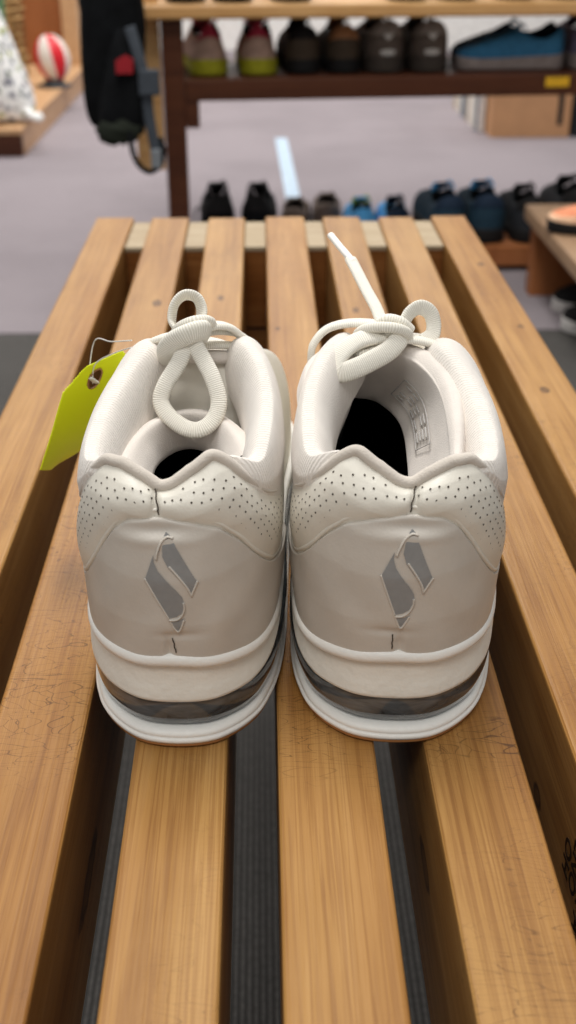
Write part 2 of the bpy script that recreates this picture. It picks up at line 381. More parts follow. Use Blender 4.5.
def hero_shoe(name, label, loc, rz, m, tongue_fn, lace_fn, dip):
    ft = FT
    root = thing(name, label, 'shoe', loc, rz, None)
    # ---- sole unit
    sb = lambda s: absst(st(0, -.0004, -.0016, -.0022, -.0012, .0000, .0005, 0, 0, 0, 0, 0, 0), s); wb = lambda s: absst(st(0, -.0002, -.0006, 0, .0014, .0022, .002, .001, 0, 0, 0, 0, 0), s)
    ringlayer(ft, 'outsole', GUM, root, lambda s: [(-.004, 0.0), (.0018+sb(s), .0002), (.0034+sb(s), .0010), (.0034+sb(s), .0026), (-.004, .003)], m)
    lr = lambda s: absst(st(0, 0, 0, .0005, .0015, .0025, .003, .003, .003, .003, .003, .003, .003), s)
    ringlayer(ft, 'lower_midsole', MID, root, lambda s: [(-.004, .0018), (.0020+sb(s), .0018), (.0040+sb(s), .0028), (.0045+sb(s), .0040), (.0041+sb(s), .0050), (.0034+sb(s), .0053), (.0036+sb(s), .0057), (.0036+sb(s), .0068+lr(s)*.8), (.0026+sb(s), .0078+lr(s)), (.0008+sb(s), .0084+lr(s)), (-.004, .0086+lr(s)), (-.014, .0086+lr(s))], m)
    zc = lambda s: absst(st(.0222, .0222, .0228, .0255, .0300, .0340, .0355, .035, .030, .02, .012, .01, .01), s)
    ringlayer(ft, 'air_unit_core', AIRC, root, lambda s: [(-.013, .008), (-.010, .016), (-.013, .036)], m, cap=False)
    w = ringlayer(ft, 'air_window', AIR, root, lambda s: [(-.0022, .0080+lr(s)), (.0006+wb(s)*.4, .0110+lr(s)), (.0014+wb(s)*1.0, .0150+lr(s)*.6), (.0016+wb(s)*1.5, (.0150+zc(s))/2), (.0010+wb(s)*1.6, zc(s)-.0004), (-.0015+wb(s)*.9, zc(s)+.0040)], m, cap=False)
    zl = ft.zlip
    ringlayer(ft, 'midsole', MIDD, root, lambda s: [(-.015, zc(s)), (-.002, zc(s)-.0003), (.0016, zc(s)), (.0030, zc(s)+.0010), (.0030, zc(s)+.0024), (.0016, zc(s)+(zl(s)-zc(s))*.30), (.0004, zc(s)+(zl(s)-zc(s))*.52), (.0002, zl(s)-.0058)], m, cap=False)
    ringlayer(ft, 'midsole_lip', MID, root, lambda s: [(-.001, zl(s)-.0058), (.0014, zl(s)-.0056), (.0030, zl(s)-.0044), (.0034, zl(s)-.0026), (.0030, zl(s)-.0010), (.0020, zl(s)+.0002), (.0006, zl(s)+.0004), (-.002, zl(s)-.001)], m, cap=False)
    # ---- leather quarter and toe
    for a, b in ((4.5, 19.5),):
        s = np.linspace(a, b, 260); tq = np.where((s < 8) | (s > 16), np.clip(ft.tz(s, qz(s)), 0, 1), 1.0)
        v = np.linspace(0, 1, 40)[:, None]; t = (1-(1-v)**1.6)*tq[None]*.999-.02*(1-v)
        patch('quarter', LEA, root, ft.F(s[None]+0*t, np.clip(t, 0, 1), .0006), m)
    # ---- heel counter
    s = np.linspace(-4.9, 4.9, 300); Bt = ft.tz(s, tab(BX, s)); v = np.linspace(0, 1, 90)[:, None]
    t = v*Bt[None]; X = ft.F(s[None]+0*t, t)
    h = Bt[None]*.07; edge = np.clip((1-v)/.025, 0, 1); off = -.0008+.0030*np.sqrt(np.clip(1-(1-edge)**2, 0, 1))
    side = np.clip((4.9-np.abs(s))/.25, 0, 1)[None]; off = off*side
    # soft creases: two dimples beside the emblem tip and a pull line under the seam
    z = X[..., 2]; x = X[..., 0]
    off = off-.0010*np.exp(-((z-.0985)/.0022)**2-((x-.004)/.011)**2)+.0006*np.exp(-((z-.0945)/.002)**2-((x-.004)/.012)**2)
    off = off-.0012*np.exp(-((x-.0015)/.0016)**2)*np.clip((.0575-z)/.008, 0, 1)
    off = off-.0007*np.exp(-((z-.0550)/.0018)**2-((x+.003)/.008)**2)+.0004*np.sin(x*260+z*120)*np.exp(-((z-.062)/.014)**2)*side
    patch('heel_counter', LEA2, root, ft.F(s[None]+0*t, t, off), m)
    # ---- perforated padded panel, seam down the middle
    s = np.linspace(-4.9, 4.9, 320); B = tab(BX, s)-.0012; T = np.minimum(tab(TX, s), ft.ridge(s)[:, 2]-.0002); T = np.maximum(T, B+.006)
    v = np.linspace(0, 1, 60)[:, None]; zz = B+(T-B)*v; t = np.clip(ft.tz(s[None]+0*v, zz), 0, .999)
    def padoff(ss, vv, tot=None):
        a = .0003+.0034*np.sin(np.pi*np.clip(vv, 0, 1))**.75
        return a*(1-.5*np.exp(-((ss-.25)/.14)**2))*np.clip((4.95-np.abs(ss))/1.9, 0, 1)
    P = ft.F(s[None]+0*t, t, padoff(s[None]+0*v, v+0*s[None]))
    V = P.reshape(-1, 3); Fc = grid_faces(60, 320); mi = [0]*len(Fc); V = list(V)
    for i in range(-20, 21):
        for j in range(18):
            s_ = (i+.5*(j % 2))*.235+.02; z_ = .066+j*.0032+.0006*math.sin(i*1.7)
            if abs(s_) > 4.3 or abs(s_-.25) < .12: continue
            b = float(tab(BX, s_)); tt = min(float(tab(TX, s_)), float(ft.ridge(np.array(s_))[2]))
            vv = (z_-b)/(tt-b)
            if vv < .09 or vv > .86: continue
            s0 = np.array([s_]); t0 = np.clip(ft.tz(s0, z_), 0, .98); of = padoff(s0, np.array([vv]))+.00012
            c = ft.F(s0, t0, of)[0]; e1 = ft.F(s0+.05, t0, padoff(s0+.05, np.array([vv]))+.00012)[0]-c; e1 /= np.linalg.norm(e1)
            t1 = t0+.01; v1 = (float(ft.zlip(s0)[0])+(float(ft.ridge(s0)[0, 2])-float(ft.zlip(s0)[0]))*float(t1[0])-b)/(tt-b)
            e2 = ft.F(s0, t1, padoff(s0, np.array([v1]))+.00012)[0]-c; e2 /= np.linalg.norm(e2)
            k0 = len(V); rr = .00045
            for q in range(8): V.append(c+e1*rr*math.cos(q*math.pi/4)+e2*rr*math.sin(q*math.pi/4))
            Fc.append(tuple(range(k0, k0+8))); mi.append(1)
    V = np.array(V); V[:, 0] *= m
    if m < 0: Fc = [f[::-1] for f in Fc]
    mesh('perforated_heel_panel', V, Fc, [LEA, THREAD], root, midx=mi)
    # raised piping that follows the top edge of the counter
    s = np.linspace(-4.4, 4.4, 60); zb = tab(BX, s)+.0016; tp_ = np.clip(ft.tz(s, zb), 0, .98)
    sweep('panel_piping', LEA, root, ft.F(s, tp_, .0009)*[m, 1, 1], .0026, .0022, n=200, k=8, taper=lambda u: .3+.7*min(1, 5*min(u, 1-u)))
    # seam between the two humps
    sv = np.linspace(.02, .97, 9); sp = []
    for q in sv:
        s0 = np.array([.25+.018*math.sin(q*13)-.10*(1-q)]); b = float(tab(BX, s0)[0]); tt = float(tab(TX, s0)[0])
        sp.append(ft.F(s0, np.clip(ft.tz(s0, b+(tt-b)*q), 0, .98), padoff(s0, np.array([q]))+.0010)[0]*[m, 1, 1])
    sweep('centre_seam', THREAD, root, sp, .0007, .0006, n=30, k=6)
    # ---- collar binding along the rim
    s = np.linspace(-3.9, 3.9, 60); T = np.minimum(tab(TX, s), ft.ridge(s)[:, 2]); t = np.clip(ft.tz(s, T), 0, .999)
    bp = ft.F(s, t, .0010)*[m, 1, 1]; inn = ft.inward(s); ww = np.clip((3.2-np.abs(s))/1, 0, 1)
    bp[:, 0] += inn[:, 0]*m*.0022*ww; bp[:, 1] += inn[:, 1]*.0022*ww; bp[:, 2] += .0006*ww
    sweep('collar_binding', BIND, root, bp, .0056, .0050, n=160, k=12, taper=lambda u: .12+.88*min(1, 4.5*min(u, 1-u))**1.2)
    # ---- padded ankle collar
    for a, b in ((2.3, 8.3), (15.7, 21.7)):
        s = np.linspace(a, b, 150); g = np.clip(np.minimum(s-a, b-s)/.5, 0, 1)**.5
        sa = np.abs(((s+12) % 24)-12); zq = np.minimum(qz(s), ft.ridge(s)[:, 2]-.004)-.003
        zq = np.where(sa < 4.9, np.minimum(zq, tab(TX, s)-.004), zq); q0 = np.clip(ft.tz(s, zq), 0, .97)
        rows = []
        for vv in np.linspace(0, 1, 26):
            u = 1-(1-vv)**2.6; t = q0+(1-q0)*u*.999
            rows.append(ft.F(s, t, g*(.0006+.0022*np.clip(vv*5, 0, 1))))
        top = rows[-1]; r0 = ft.inner(s, 0, g*.0022); rows[-1] = (top+r0)/2
        for vv in np.linspace(.06, 1, 18): rows.append(ft.inner(s, vv, g*.0022*(1-.6*vv)))
        patch('ankle_collar', TEX, root, np.stack(rows), m)
    # ---- lining and insole
    s = np.linspace(0, 24, 260, endpoint=False); rows = [ft.inner(s, a, -.0002) for a in np.linspace(0, 1, 12)]
    e = rows[-1]; o = ft.outline(s); c = np.array([0, .14]); bo = c+(o-c)*[.80, .92]
    for u in np.linspace(.1, 1, 10):
        q = e.copy(); q[:, :2] = e[:, :2]+(bo-e[:, :2])*u**.8; q[:, 2] = e[:, 2]+(.026-e[:, 2])*u; rows.append(q)
    patch('lining', LIN, root, np.stack(rows[:14])[:, ::-1], m, closed=True)
    patch('inner_lining', INS, root, np.stack(rows[13:])[:, ::-1], m, closed=True)
    V = [(x*m*1.01, .14+(y-.14)*1.0, .027) for x, y in bo]; mesh('insole', V, [tuple(range(len(V)))], INS, root, smooth=False)
    tongue_fn(root); lace_fn(root)
    return root

def emblem(root, ft, m, dx, lean):
    """silver diamond cut by a raised S; (x, z) on the heel. dx shifts, lean shears about its middle"""
    A = [(-.0019, .0896), (-.0064, .0799), (-.0036, .0717), (-.0008, .0632), (.0022, .0640), (.0046, .0660), (.0060, .0692), (.0058, .0726), (.0040, .0758), (.0011, .0794), (-.0013, .0832), (-.0022, .0866)]
    Bq = [(.0062, .0947), (.0090, .0869), (.0120, .0789), (.0091, .0734), (.0084, .0762), (.0058, .0800), (.0026, .0848), (.0013, .0889), (.0019, .0930), (.0043, .0946)]
    Cq = [(-.0002, .0618), (.0029, .0622), (.0049, .0634), (.0032, .0606), (.0015, .0577)]
    D = [(.0041, .0980), (.0062, .0959), (.0033, .0951), (.0008, .0927), (-.0005, .0902), (.0017, .0940)]
    def mp(x, z, off):
        x2 = x+dx+lean*(z-.078)
        off = off-.0001
        p, _ = ft.heel(x2/m, z, off); p = np.array(p); p[0] *= m; return p
    V, F = [], []
    for poly in (A, Bq, Cq, D):
        # refine edges, fill with rows so that the film follows the heel
        bm = bmesh.new(); pts = []
        for i, p in enumerate(poly):
            q = poly[(i+1) % len(poly)]
            for k in range(4): pts.append((p[0]+(q[0]-p[0])*k/4, p[1]+(q[1]-p[1])*k/4))
        vs = [bm.verts.new((x, z, 0)) for x, z in pts]; f = bm.faces.new(vs)
        bmesh.ops.triangulate(bm, faces=[f]); bmesh.ops.subdivide_edges(bm, edges=bm.edges[:], cuts=2, use_grid_fill=True)
        bmesh.ops.triangulate(bm, faces=bm.faces[:])
        bm.verts.index_update(); o = len(V)
        for v in bm.verts: V.append(mp(v.co.x, v.co.y, .0027))
        for f in bm.faces:
            F.append(tuple(v.index+o for v in f.verts))
        bm.free()
    me = mesh('emblem', V, F, SILV, root)
    def ln(pts, w=.0011): return ([mp(x, z, .0027) for x, z in pts], w, .0009, dict(n=24, k=8))
    sweeps('emblem_edge', LEA2, me, [ln([(.0064, .0958), (.0042, .0962), (.0017, .0942), (-.0001, .0912), (-.0012, .0880)], .0016),
        ln([(-.0007, .0626), (.0019, .0628), (.0041, .0645), (.0056, .0675), (.0058, .0704)], .0013),
        ln([(.0091, .0730), (.0083, .0765), (.0060, .0807), (.0031, .0852)], .0008), ln([(-.0066, .0800), (-.0037, .0715), (-.0009, .0632)], .0007), ln([(.0122, .0790), (.0091, .0733)], .0008),
        ln([(-.0012, .0575+.006), (.0015, .0574), (.0046, .0625)], .0006)])
    # short stitched seam at the foot of the counter
    sweep('heel_stitch', THREAD, root, [mp(-.0012+.00015*math.sin(k*2.4), .047+k*.0014, .0024) for k in range(6)], .0005, .0005, n=16, k=6)

def loft(name, mat, parent, rows, nc=60, nr=50, bumpfn=None):
    Q = np.stack([cat(r, nc) for r in rows]); Q = catat(Q, np.linspace(0, len(rows)-1, nr))
    if bumpfn is not None: Q = bumpfn(Q)
    return patch(name, mat, parent, Q)
LW, LT = .0078, .0036
def lc(p, w=LW, t=LT, **k): return (p, w, t, dict(dict(n=50, k=12, sq=.8), **k))

def tongue_r(root):
    top = [(.0183, .028, .1060), (.0205, .050, .1100), (.0186, .085, .1190), (.0101, .108, .1237), (-.0029, .118, .1254), (-.0186, .118, .1251), (-.0299, .104, .1235), (-.0318, .085, .1190), (-.0300, .060, .1100)]
    low = [(.0060, .045, .080), (.0066, .085, .0850), (.0042, .118, .0892), (-.0057, .138, .0916), (-.0153, .142, .0923), (-.0225, .140, .0930), (-.0282, .130, .0955), (-.0315, .110, .0965), (-.0318, .080, .0978)]
    top, low = np.array(top), np.array(low); mid = (top+low)/2+[0, .004, -.002]
    c = np.array([-.006, .10, 0]); outw = (top-c)*[1, 1, 0]; outw /= np.linalg.norm(outw, axis=1)[:, None]
    up1 = top+outw*.004+[0, 0, .0022]; up2 = top+outw*.009+[0, 0, .0005]; up3 = top+outw*.012+[0, 0, -.008]
    deep = low+[0, .006, -.03]
    tg = loft('tongue', LIN, root, [low+[0, .003, -.002], low, mid, top-outw*.0012+[0, 0, -.003], top, up1, up2, up3], 80, 60)
    # front part under the laces
    f = [[(x, .118, .124-.10*abs(x)) for x in (-.024, -.012, 0, .010, .020)], [(x, .135, .121-.1*abs(x)) for x in (-.023, -.012, 0, .010, .018)], [(x, .165, .102-.1*abs(x)) for x in (-.018, -.009, 0, .008, .015)], [(x, .205, .078) for x in (-.008, -.004, 0, .003, .006)]]
    loft('tongue_front', LEA, tg, f, 20, 20)
    # printed size label on the inside
    def wall(u, v):   # u along top/low curves, v 0 low .. 1 top
        a = catat(top, [u])[0]; b = catat(low, [u])[0]; md = catat(mid, [u])[0]
        if v < .5: p = b+(md-b)*v*2
        else: p = md+(a-md)*(v-.5)*2
        d = np.array([-.006, .07, 0])-p; d[2] = .02; d /= np.linalg.norm(d); return p+d*.0014
    L = []
    q = [(1.15, .25), (1.15, .62), (2.9, .62), (2.9, .25)]
    for i in range(4):
        a, b = q[i], q[(i+1) % 4]; L.append(([wall(a[0]+(b[0]-a[0])*k/6, a[1]+(b[1]-a[1])*k/6) for k in range(7)], .0006, .0004, dict(n=20, k=5)))
    for r_ in range(4):
        v = .31+.08*r_
        for k in range(5):
            if (k+r_*2) % 5 == 3: continue
            u0 = 1.3+k*.3; L.append(([wall(u0+.22*j/3, v) for j in range(4)], .0009, .0004, dict(n=6, k=5)))
    sweeps('size_print', STITCH, tg, L)
def tongue_l(root):
    top = np.array([(-.0208, .035, .1020), (-.0205, .055, .1035), (-.0173, .075, .1042), (-.0102, .088, .1052), (.0003, .092, .1062), (.0115, .088, .1054), (.0199, .072, .1045), (.0243, .055, .1040)])
    low = np.array([(-.0136, .048, .092), (-.0135, .068, .0924), (-.0112, .084, .090), (-.0066, .094, .0888), (-.0004, .096, .0889), (.0065, .090, .0898), (.0124, .078, .0902), (.0149, .060, .0910)])
    c = np.array([.001, .055, 0]); outw = (top-c)*[1, 1, 0]; outw /= np.linalg.norm(outw, axis=1)[:, None]
    tg = loft('tongue', LIN, root, [low+[0, .003, -.003], low, (top+low)/2-outw*.001+[0, 0, .0005], top, top+outw*.004+[0, 0, .0006], top+outw*.009+[0, 0, -.003], top+outw*.011+[0, 0, -.014]], 80, 60)
    def ridged(Q):
        nr = Q.shape[0]
        v = np.linspace(0, 1, nr)[:, None]; Q = Q.copy(); Q[..., 1] -= .0022*np.abs(np.sin(v*11))*(v > .2)*(v < .95); return Q
    rows = [[(x, .205, .078) for x in (-.006, 0, .006)], [(x, .160, .106-.1*abs(x)) for x in (-.014, 0, .014)], [(x, .135, .124-.18*abs(x)) for x in (-.018, 0, .020)], [(x, .124, .1235-.15*abs(x)) for x in (-.019, 0, .022)],
            [(x, .119, .1150-.1*abs(x)) for x in (-.018, 0, .022)], [(x, .112, .1030-.1*abs(x)) for x in (-.016, 0, .021)], [(x, .108, .085) for x in (-.014, 0, .02)]]
    loft('tongue_front', LEA, tg, rows, 30, 80, ridged)
    sweep('tongue_edge', LIN, tg, [(-.019, .128, .118), (-.010, .121, .1215), (.002, .119, .1225), (.013, .121, .1215), (.023, .128, .118)], .009, .006, n=30)
def lace_common(lst):
    for k in range(4):
        y = .142+k*.016; z = .1185-k*.0105; w = .022-k*.003; s = 1 if k % 2 else -1
        lst.append(lc([(-w-.004, y-.003*s, z-.006), (-w*.5, y-.001*s, z+.0015), (0, y, z+.0028), (w*.5, y+.001*s, z+.0015), (w+.004, y+.003*s, z-.006)], n=24))
    return lst
def laces_r(root):
    st_ = [(-.0216, .168, .152), (-.0182, .158, .1486), (-.0135, .145, .1436), (-.0090, .132, .1393), (-.0063, .122, .1350), (-.004, .117, .131)]
    l = [lc(st_, .0058, .0030), lc([(-.0033, .118, .1348), (.0022, .122, .1354), (.0057, .126, .1397), (.0103, .129, .1415), (.0150, .130, .1389), (.0170, .129, .1336), (.0162, .126, .1295), (.012, .122, .128)], .0070, .0022, up=(0, 1, 0), twist=.4),
         lc([(-.016, .120, .1310), (-.0144, .116, .1345), (-.0093, .112, .1375), (-.0023, .111, .1378), (.0028, .114, .1350), (.0035, .118, .131)], .0078, .0050),
         lc([(.0060, .1215, .1335), (.0015, .1200, .1375), (-.004, .1205, .1385), (-.007, .122, .136)], .0070, .0050),
         lc([(.0026, .120, .1337), (-.0076, .1235, .1350), (-.0211, .126, .1345), (-.0315, .127, .1310), (-.0375, .125, .1242), (-.0385, .124, .116)], LW, .0032),
         lc([(-.0010, .115, .1312), (.0081, .118, .1300), (.0184, .121, .1265), (.0255, .121, .1215), (.0300, .121, .1180)], LW, .0034),
         lc([(-.0010, .120, .1290), (.0081, .125, .1290), (.0194, .129, .1250), (.0285, .129, .1210)], .006, .003),
         lc([(-.0060, .113, .1335), (-.0130, .110, .1335), (-.0190, .1075, .1318), (-.0240, .1035, .1290), (-.0268, .0995, .1250), (-.0247, .0968, .1222), (-.0185, .0985, .1232), (-.0110, .1020, .1258), (-.0040, .1055, .1290), (.0005, .110, .1325), (.001, .114, .133)], .0090, .0042, up=(0, -.5, 1), n=80),
         lc([(-.0240, .1180, .127), (-.0180, .1100, .1270), (-.0120, .108, .1275), (-.003, .112, .130)], .007, .004)]
    o = sweeps('lace', LACE, root, lace_common(l))
    sweep('lace_tip', MID, o, [(-.0317, .190, .1575), (-.0271, .180, .1549), (-.0216, .168, .1520), (-.0205, .165, .1513)], .0036, .0032, n=20)
def laces_l(root):
    l = [lc([(-.0035, .112, .1345), (-.0075, .115, .1370), (-.0092, .118, .1400), (-.0078, .120, .1465), (-.0034, .122, .1500), (.0019, .122, .1486), (.0040, .120, .1433), (.0024, .116, .1383), (-.0005, .112, .1345)], .0078, .0026, up=(1, 0, .2), n=70, twist=.5),
         lc([(-.0010, .106, .1360), (-.0045, .100, .1275), (-.0103, .095, .1188), (-.0124, .092, .1121), (-.0088, .088, .1068), (-.0012, .084, .1030), (.0054, .083, .1030), (.0109, .086, .1066), (.0129, .090, .1131), (.0102, .095, .1213), (.0061, .100, .1276), (.0016, .104, .1345)], .0074, .0044, up=(0, -1, .4), n=110),
         lc([(-.0030, .112, .1345), (-.0100, .116, .1330), (-.0180, .119, .1295), (-.0240, .121, .1240), (-.0262, .121, .118), (-.0270, .121, .112)], .0082, .0034),
         lc([(.0017, .112, .1365), (.0099, .117, .1378), (.0171, .122, .1345), (.0225, .125, .1270), (.0250, .126, .1180)], .0076, .0034),
         lc([(.0017, .116, .1335), (.0099, .122, .1335), (.0200, .130, .1290), (.0250, .135, .1210)], .0066, .003),
         lc([(-.0098, .1090, .1240), (-.0102, .1045, .1300), (-.0068, .1015, .1358), (-.0001, .1010, .1395), (.0052, .1045, .1398), (.0058, .110, .1360)], .0096, .0052, n=60),
         lc([(-.0060, .1150, .1360), (-.0030, .1105, .1400), (.0020, .109, .1425), (.0065, .112, .1415), (.0075, .116, .138)], .0072, .0046),
         lc([(-.022, .128, .1230), (-.010, .121, .1260), (.004, .120, .1275), (.016, .124, .126), (.024, .130, .122)], .007, .0032)]
    sweeps('lace', LACE, root, lace_common(l))

# ================================================================ THE SETTING
def carpet(name, rgb1, rgb2, ribbed=False):
    n = NT(name); co = n.coords()
    a = n.noise(co, 260, 3, .8); b = n.noise(co, 2.2, 4, .6)
    col = n.ramp(a, [(.36, lin(rgb1)), (.64, lin(rgb2))])
    col = n.mix(n.ramp(b, [(.42, (0, 0, 0)), (.62, (.35, .35, .35))]), col, tuple(v*.8 for v in lin(rgb1)[:3])+(1,))
    h = a
    if ribbed:
        w = n.node('ShaderNodeTexWave', wave_type='BANDS', bands_direction='X'); w.inputs['Scale'].default_value = 60; w.inputs['Distortion'].default_value = .5; n.l.new(co, w.inputs['Vector'])
        col = n.mix(n.ramp(w.outputs['Fac'], [(.2, (0, 0, 0)), (.8, (.75, .75, .75))]), col, tuple(v*.42 for v in lin(rgb1)[:3])+(1,))
        h = w.outputs['Fac']
    n.bump(h, .003, .6)
    MATS[name] = n.set(col, .97, .1); return MATS[name]
CARP = carpet('mauve_carpet', (138, 129, 132), (162, 152, 155)); RIB = carpet('ribbed_carpet', (92, 89, 86), (116, 112, 108), True)
o = box('floor', CARP, None, -5, 5, 2.054, 6.5, -.1, 0); o['kind'] = 'structure'
o = box('floor', RIB, None, -5, 5, -2.5, 2.052, -.1, -.002); o['kind'] = 'structure'
o = box('wall_back', plain('white_wall', (236, 233, 228), .8, .2), None, -5, 5, 6.5, 6.6, -.1, 2.7); o['kind'] = 'structure'

# ================================================================ THE SLATTED BENCH
bench = thing('slatted_bench', 'long honey coloured slatted pine bench the white sneakers stand on', 'bench', (.02, .56, 0))
def onb(o): o.location = (-.02, -.56, 0); return o
BT = .42
near = [-.1745, -.1130, -.0528, .0040, .0630, .1225, .1765]; far = [-.1775, -.1180, -.0570, .0043, .0657, .1260, .1835]
wn = [.0395, .0385, .0375, .0387, .0378, .0345, .0400]; wf = [.0400, .0400, .0390, .0415, .0400, .0370, .0370]
Y0, Y1 = -.12, 1.232; slats = []
for i in range(7):
    bm = bmesh.new()
    # ten short spans so that the edge can be nicked a little
    addbox(bm, near[i], near[i]+wn[i], Y0, Y1-.002*(i % 3), BT-.092, BT, .0022, 3, fx=(far[i], far[i]+wf[i]))
    o = onb(bmobj('slat', bm, PINE, bench, smooth=False)); slats.append(o)
    for p in o.data.polygons: p.use_smooth = p.area < .001
for yy in (1.125, .02):
    for i in range(6):
        u = (yy-Y0)/(Y1-Y0); a = near[i]+wn[i]+(far[i]+wf[i]-near[i]-wn[i])*u; b = near[i+1]+(far[i+1]-near[i+1])*u
        onb(box('spacer_block', PINEX, bench, a+.0003, b-.0003, yy+.001, yy+.098, BT-.088, BT-.0085, bev=.001))
        onb(box('cap_strip', BLOCK, bench, a+.0003, b-.0003, yy, yy+.099, BT-.0083, BT-.0035, bev=.001))
for yy in (1.13, .03):
    onb(box('cross_rail', PINEX, bench, -.165, .205, yy, yy+.04, BT-.165, BT-.0925, bev=.002))
for yy in (1.14, .04):
    for xx in (-.150, .160):
        onb(box('leg', PINE, bench, xx, xx+.04, yy+.031, yy+.120, 0, BT-.0925, bev=.002))
# ink stamp on the side of the sixth slat (mill letters, upside down)
def text_mesh(name, body, size, mat, parent, M, align='LEFT'):
    cu = bpy.data.curves.new(name, 'FONT'); cu.body = body; cu.size = size; cu.extrude = .0001; cu.offset = size*.02; cu.align_x = align
    t = bpy.data.objects.new('tmp', cu); COL.objects.link(t); bpy.context.view_layer.update()
    me = bpy.data.meshes.new_from_object(t.evaluated_get(bpy.context.evaluated_depsgraph_get()))
    bpy.data.objects.remove(t); me.materials.clear(); me.transform(M)
    return link(name, me, mat, parent, False)
INK = plain('stamp_ink', (48, 32, 20), .8, .1)
sx = .1233-.0003
for body, y, z, sz in (('PA', .3235, .372, .0135), ('PENO', .3345, .400, .0125), ('OH', .345, .386, .0125)):
    # reading runs down (-z), tops of the letters point towards the viewer (-y)
    M = Matrix(((0, 0, -1, sx), (0, -1, 0, y), (-1, 0, 0, z), (0, 0, 0, 1)))
    t = text_mesh('stamp', body, sz, INK, slats[5], M)

# ================================================================ THE WHITE SNEAKERS
sr = hero_shoe('sneaker', 'right-hand off-white leather sneaker with a white-tipped lace end sticking up on the bench', (.0503, .3645, BT+.0004), R(-4.6), 1, tongue_r, laces_r, 0)
emblem(sr, FT, 1, 0, 0)
sl = hero_shoe('sneaker', 'left-hand off-white leather sneaker with a lace loop drooping into its opening', (-.0361, .3640, BT+.0004), R(-2.5), -.94, tongue_l, laces_l, 0)
emblem(sl, FT, -.94, -.0018, -.135)
for q in (sr, sl): q['group'] = 'pair of white sneakers on the bench'

# ---- yellow tag
n = NT('yellow_card'); TAGM = n.set(n.ramp(n.noise(n.coords(), 30, 2), [(.3, lin((222, 234, 6))), (.7, lin((228, 238, 16)))]), .5, .3, Subsurface_Weight=.0)
#TAG#
TAGL = [(-.108, .492, .4823), (-.102, .497, .4984), (-.0972, .502, .5125), (-.0925, .507, .5255)]
TAGR = [(-.1088, .520, .4701), (-.0895, .526, .4805), (-.0773, .524, .5049), (-.0650, .520, .5335)]
tagT = thing('price_tag', 'curled yellow-green card tag with a punched hole hanging left of the left white sneaker', 'tag', (-.11, .5, BT+.03))
def tagpt(u, v, off=0):
    """u 0..1 across, v 0..1 from the bottom tip to the top, card curls as it goes down"""
    L = np.array(TAGL)
    Rr = np.array(TAGR)
    T_ = [v*3]; a = catat(L, T_)[0]; b = catat(Rr, T_)[0]; mid = (a+b)/2+np.array([.004, .006, -.004])*(1-v)
    p = a*(1-u)**2+2*u*(1-u)*mid+b*u*u
    d = np.cross(b-a, np.array([0, 0, 1.])); d /= np.linalg.norm(d); return p+d*off
def tag_card():
    bm = bmesh.new(); nu, nv = 40, 70; G = {}
    for j in range(nv+1):
        for i in range(nu+1):
            G[i, j] = bm.verts.new(tagpt(i/nu, j/nv))
    for j in range(nv):
        for i in range(nu):
            u, v = (i+.5)/nu, (j+.5)/nv
            if (u < .30 and v > 1-.22*(1-u/.30)) or (u > .9 and v > 1-.06*(u-.9)/.1): continue
            if ((u-.52)*.9)**2+((v-.84)*1.55)**2 < .115**2: continue
            bm.faces.new([G[i, j], G[i+1, j], G[i+1, j+1], G[i, j+1]])
    for v in [v for v in bm.verts if not v.link_faces]: bm.verts.remove(v)
    o = bmobj('card', bm, TAGM, tagT, True); o.location = (.11, -.5, -BT-.03)
    md = o.modifiers.new('thick', 'SOLIDIFY'); md.thickness = .0004
    V, F, UV = sweepdata([tagpt(.52+.115*math.cos(a)/.9, .84+.115*math.sin(a)/1.55, 0) for a in np.linspace(0, 2*math.pi, 24, endpoint=False)], .0022, .0007, n=72, closed=True, k=8)
    r = mesh('hole_ring', V, F, plain('tag_ring', (150, 104, 70), .6), tagT); r.location = (.11, -.5, -BT-.03)
    sweeps('string', plain('white_string', (225, 222, 215), .6), tagT, [([tuple(np.array(tagpt(.52, .80))+np.array([.11, -.5, -BT-.03])), (.030, .01, .079), (.040, .0, .088), (.0505, -.012, .0955)], .0006, .0006, dict(n=30, k=6)),
        ([tuple(np.array(tagpt(.40, .86))+np.array([.11, -.5, -BT-.03])), (.030, .015, .089), (.040, .0, .094), (.0508, -.011, .0985)], .0006, .0006, dict(n=30, k=6)),
        ([tuple(np.array(tagpt(.40, .86))+np.array([.11, -.5, -BT-.03])), tuple(np.array(tagpt(.60, .80, -.001))+np.array([.11, -.5, -BT-.03]))], .0050, .0016, dict(n=8, k=8))])
tag_card()

